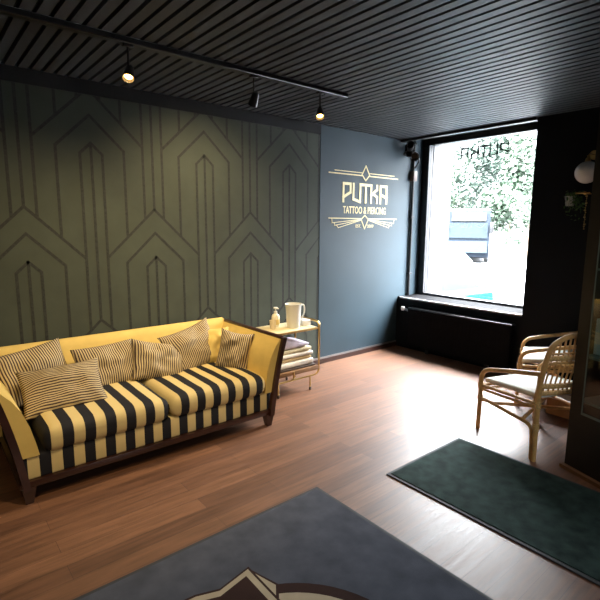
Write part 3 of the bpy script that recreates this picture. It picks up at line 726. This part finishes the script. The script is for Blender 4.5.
# ------------------------------------------------------------------ street outside
G = -.65
struct('street_ground', MB().box((-45, 5.45, G-.2), (12, 70, G)), 'asphalt')
fac = thing('apartment_building', (-29, 54, G), 'pale overexposed building across the street behind the trees', 'building')
MB().box((-50, 54, G), (-9, 60, 14)).build('facade', 'white', fac, False)
for i in range(8):
    for k in range(3):
        x = -46+i*4.4; z = 2+k*3.6
        MB().box((x, 53.93, z), (x+1.5, 54.0, z+2)).build('window', 'busglass', fac, False)
gs = thing('white_pillar', (-8.2, 9.2, G), 'white wall end with grey louvres at the left side of the view through the window', 'pillar')
MB().bbox((-8.1, 10.6, G), (-7.14, 11.0, 4.4), .02).build('shaft', 'white', gs)
mb = MB()
for k in range(3): mb.box((-7.2, 10.55, 1.08+k*.12), (-6.95, 10.6, 1.13+k*.12))
mb.build('louvre', 'busbody', gs, False)
# bus
bus = thing('bus', (-15.3, 25.6, G), 'pale city bus facing the window behind the parked cars', 'bus')
Tb = Matrix.Translation(V((-15.3, 25.6, G))) @ Matrix.Rotation(D(-60), 4, 'Z')
mb = MB(); mb.prism([(-7,.35),(.0,.35),(.15,.9),(.12,1.4),(-.05,2.5),(-.25,3.02),(-.6,3.18),(-7,3.18)], 'y', -1.2, 1.2, None, Tb); mb.build('body', 'busbody', bus, True, 25)
MB().prism([(-.55,3.19),(-.28,3.07),(-.30,3.03),(-.62,3.17),(-7,3.18),(-7,3.24)], 'y', -1.18, 1.18, None, Tb).build('roof', 'busroof', bus, False)
MB().prism([(.165,1.45),(.175,1.5),(.03,2.36),(.01,2.36)], 'y', -1.08, 1.08, None, Tb).build('windscreen', 'busglass', bus, False)
MB().prism([(.0,2.48),(.03,2.48),(-.12,2.98),(-.15,2.98)], 'y', -.95, .95, None, Tb).build('destination_panel', 'destpanel', bus, False)
MB().box((.12,-1.1,.62), (.19,1.1,1.3), None, Tb).build('front_panel', 'busblue', bus, False)
for g in (-1, 1):
    MB().bbox((.05, g*1.28-.1, 1.75), (.25, g*1.28+.1, 2.35), .03, 2, None, Tb).build('mirror', 'black', bus)
    MB().bbox((.12, g*.85-.14, .72), (.21, g*.85+.14, .9), .02, 2, None, Tb).build('headlight', 'globe', bus)
    for x in (-1.3, -5.4):
        MB().tube([Tb @ V((x, g*1.0, .48)), Tb @ V((x, g*1.22, .48))], .48, 20).build('wheel', 'tyre', bus)
for g in (-1, 1):
    mb = MB()
    for k in range(5): mb.box((-1.6-k*1.25, g*1.2-.01, 1.5), (-.5-k*1.25, g*1.2+.01, 2.5), None, Tb)
    mb.build('side_window', 'busglass', bus, False)
# cars
def car(name, label, loc, rz, paint):
    c = thing(name, loc, label, 'car', 'cars parked outside'); T = Matrix.Translation(V(loc)) @ Matrix.Rotation(rz, 4, 'Z')
    MB().prism([(-2.0,.3),(2.0,.28),(2.08,.5),(2.02,.72),(1.85,.82),(1.0,.92),(-1.75,.95),(-2.02,.85),(-2.06,.5)], 'y', -.84, .84, None, T).build('body', paint, c, True, 30)
    MB().prism([(1.05,.90),(.35,1.36),(.1,1.42),(-1.0,1.42),(-1.3,1.36),(-1.8,.93)], 'y', -.72, .72, None, T).build('cabin', paint, c, True, 30)
    mb = MB().prism([(1.02,.96),(.40,1.36),(.43,1.37),(1.06,.96)], 'y', -.64, .64, None, T)
    for g in (-1, 1): mb.prism([(.85,.97),(.28,1.34),(-.98,1.35),(-1.5,.97)], 'y', g*.725-.006, g*.725+.006, None, T)
    mb.build('window_glass', 'carglass', c, False)
    for x in (-1.25, 1.28):
        for g in (-1, 1): MB().tube([T @ V((x, g*.66, .31)), T @ V((x, g*.86, .31))], .31, 20).build('wheel', 'tyre', c)
    for g in (-1, 1): MB().bbox((1.96, g*.6-.14, .6), (2.06, g*.6+.14, .72), .02, 2, None, T).build('headlight', 'globe', c)
car('parked_car', 'turquoise car parked right outside the window', (-6.80, 8.3, G), D(174), 'turq')
car('parked_car', 'white car parked behind the turquoise one', (-9.6, 14.2, G), D(-20), 'carwhite')
bk = thing('bicycle', (-9.9, 20.6, G), 'grey bicycle parked across the street at the right of the window view', 'bicycle')
def ring(c_, R_, r_): return [V((c_[0]+R_*math.cos(2*PI*k/24), c_[1], c_[2]+R_*math.sin(2*PI*k/24))) for k in range(24)]
for x in (-10.45, -9.4):
    w_ = MB().tube(ring((x, 20.6, G+.36), .34, 0), .03, 6, None, True)
    for k in range(6): w_.tube([(x, 20.6, G+.36), (x+.33*math.cos(k*PI/3), 20.6, G+.36+.33*math.sin(k*PI/3))], .008, 4)
    w_.build('wheel', 'tyre', bk)
MB().tube([(-10.45,20.6,G+.36),(-10.2,20.6,G+.85),(-9.6,20.6,G+.85),(-9.95,20.6,G+.35),(-10.2,20.6,G+.85)], .025, 6).tube([(-9.4,20.6,G+.36),(-9.6,20.6,G+.95),(-9.6,20.45,G+1.02)], .022, 6).tube([(-10.45,20.6,G+.36),(-9.95,20.6,G+.35)], .02, 6).build('frame', 'steel', bk)
MB().bbox((-10.36,20.53,G+.93), (-10.1,20.67,G+.98), .02, 2).tube([(-10.2,20.6,G+.85),(-10.22,20.6,G+.95)], .02, 6).build('saddle', 'tyre', bk)
# trees
def tree(label, x, y, cz_, rx, rz_, n, m, seed, s0=.26):
    t = thing('street_tree', (x, y, G), label, 'tree', 'trees across the street'); rr = random.Random(seed)
    MB().tube(smoothpath([(x, y, G), (x+.1, y, cz_*.4), (x, y, cz_)], 4), [.2]*4+[.16]*4+[.08], 8).build('trunk', 'bark', t)
    mb = MB(); cl = [(V((rr.uniform(-.75,.75)*rx, rr.uniform(-.6,.6)*rx, rr.uniform(-.75,.75)*rz_)), rr.uniform(.28,.5)) for _ in range(15)]
    for _ in range(n):
        c_, k = rr.choice(cl); d = V((rr.gauss(0,1), rr.gauss(0,1), rr.gauss(0,1))).normalized()*(rr.random()**.4)
        p = V((x, y, cz_))+c_+V((d.x*rx*k, d.y*rx*k, d.z*rz_*k)); s_ = s0*rr.uniform(.5, 1.2)
        a = V((rr.uniform(-1,1), rr.uniform(-1,1), rr.uniform(-.6,1))).normalized()*s_; b_ = a.orthogonal().normalized()*s_*.5
        mb.add([p, p+a*.5+b_, p+a, p+a*.5-b_], [(0,1,2,3)])
    mb.build('foliage', m, t, False)
tree('pale green tree at the left of the window view, behind the bus', -23.8, 40, 5.0, 3.2, 3.2, 6000, 'leaf_out', 11)
tree('broad darker tree filling the middle of the window view', -18.6, 37, 6.2, 3.9, 4.2, 9000, 'leaf_dark', 12)
tree('tall pale tree at the upper right of the window view', -14.3, 31, 4.6, 2.6, 3.4, 6500, 'leaf_out', 13)
tree('low loose tree at the right edge of the window view', -10.6, 24, 1.8, 1.5, 1.5, 1500, 'leaf_out', 14, .17)
tree('tall dark tree at the far left of the window view', -30.0, 45, 9.6, 4.0, 3.8, 3000, 'leaf_dark', 15)

# ------------------------------------------------------------------ light
w = bpy.data.worlds.new('World'); bpy.context.scene.world = w; w.use_nodes = True
nt = w.node_tree; bg = nt.nodes['Background']
tc = N(nt, 'ShaderNodeTexCoord'); sp = N(nt, 'ShaderNodeSeparateXYZ'); L(nt, tc.outputs['Generated'], sp.inputs[0])
rp = N(nt, 'ShaderNodeValToRGB'); rp.color_ramp.elements[0].color = (.055, .059, .063, 1); rp.color_ramp.elements[1].color = (.92, .96, 1, 1); rp.color_ramp.elements[0].position = .16; rp.color_ramp.elements[1].position = .85
e_ = rp.color_ramp.elements.new(.42); e_.color = (.25, .265, .275, 1)
L(nt, sp.outputs[2], rp.inputs[0]); L(nt, rp.outputs[0], bg.inputs[0]); bg.inputs[1].default_value = 200.0
def area(name, loc, rot, sx, sy, portal=True, e=0, col=(1,1,1)):
    l = bpy.data.lights.new(name, 'AREA'); l.shape = 'RECTANGLE'; l.size = sx; l.size_y = sy; l.energy = e; l.color = col
    if portal: l.cycles.is_portal = True
    o = bpy.data.objects.new(name, l); C.objects.link(o); o.location = loc; o.rotation_euler = rot; return o
area('window_portal', (-2.90, GY+.10, 1.57), (-PI/2, 0, 0), 1.42, 1.84)
area('shopfront_portal', (RX+.13, (SFY0+SFY1)/2, (SFZ+2.35)/2), (0, PI/2, 0), 2.35-SFZ, SFY1-SFY0)
def spot(name, loc, target, e, ang, blend=.6, col=(1, .76, .44), rad=.03):
    l = bpy.data.lights.new(name, 'SPOT'); l.energy = e; l.spot_size = D(ang); l.spot_blend = blend; l.color = col; l.shadow_soft_size = rad
    o = bpy.data.objects.new(name, l); C.objects.link(o); o.location = loc
    o.rotation_euler = (V(target)-V(loc)).to_track_quat('-Z', 'Y').to_euler(); return o
spot('track_light', (-2.70, 1.02, 2.28), (-3.45, .7, .5), 62, 125, 1)
spot('track_light', (-2.78, 1.868, 2.27), (-3.71, 1.95, 1.35), 85, 118, 1)
spot('track_light', (-2.70, 2.445, 2.28), (-2.95, 2.05, .3), 70, 100, 1)
spot('room_spot', (-1.3, .9, 2.44), (-3.1, 1.1, .3), 100, 75, .8, rad=.08)
spot('room_spot', (.5, 1.0, 2.44), (-1.4, 3.1, .3), 40, 60, .9, (1, .88, .7), .08)
spot('room_spot', (-.6, -.3, 2.44), (-2.7, .3, .0), 55, 80, .8, rad=.08)

# ------------------------------------------------------------------ camera
f, yaw, pit, rol = 469.75, .8782, .1574, .0061
cw, sw_ = math.cos(yaw), math.sin(yaw)
fwd = V((-sw_*math.cos(pit), cw*math.cos(pit), -math.sin(pit))); rt = V((cw, sw_, 0)); up = rt.cross(fwd)
r2 = rt*math.cos(rol)+up*math.sin(rol); u2 = up*math.cos(rol)-rt*math.sin(rol)
cam = bpy.data.cameras.new('Camera'); co = bpy.data.objects.new('Camera', cam); C.objects.link(co)
cam.sensor_width = 36; cam.lens = 36*f/600; cam.clip_start = .05; cam.clip_end = 200
co.matrix_world = Matrix(((r2.x, u2.x, -fwd.x, 0), (r2.y, u2.y, -fwd.y, 0), (r2.z, u2.z, -fwd.z, 1.5), (0, 0, 0, 1)))
sc = bpy.context.scene; sc.camera = co
sc.view_settings.view_transform = 'Standard'; sc.view_settings.look = 'None'; sc.view_settings.exposure = 0; sc.view_settings.gamma = 1
sc.cycles.use_denoising = True
sc.cycles.max_bounces = 10; sc.cycles.transparent_max_bounces = 16; sc.cycles.sample_clamp_indirect = 4
bpy.context.view_layer.update()
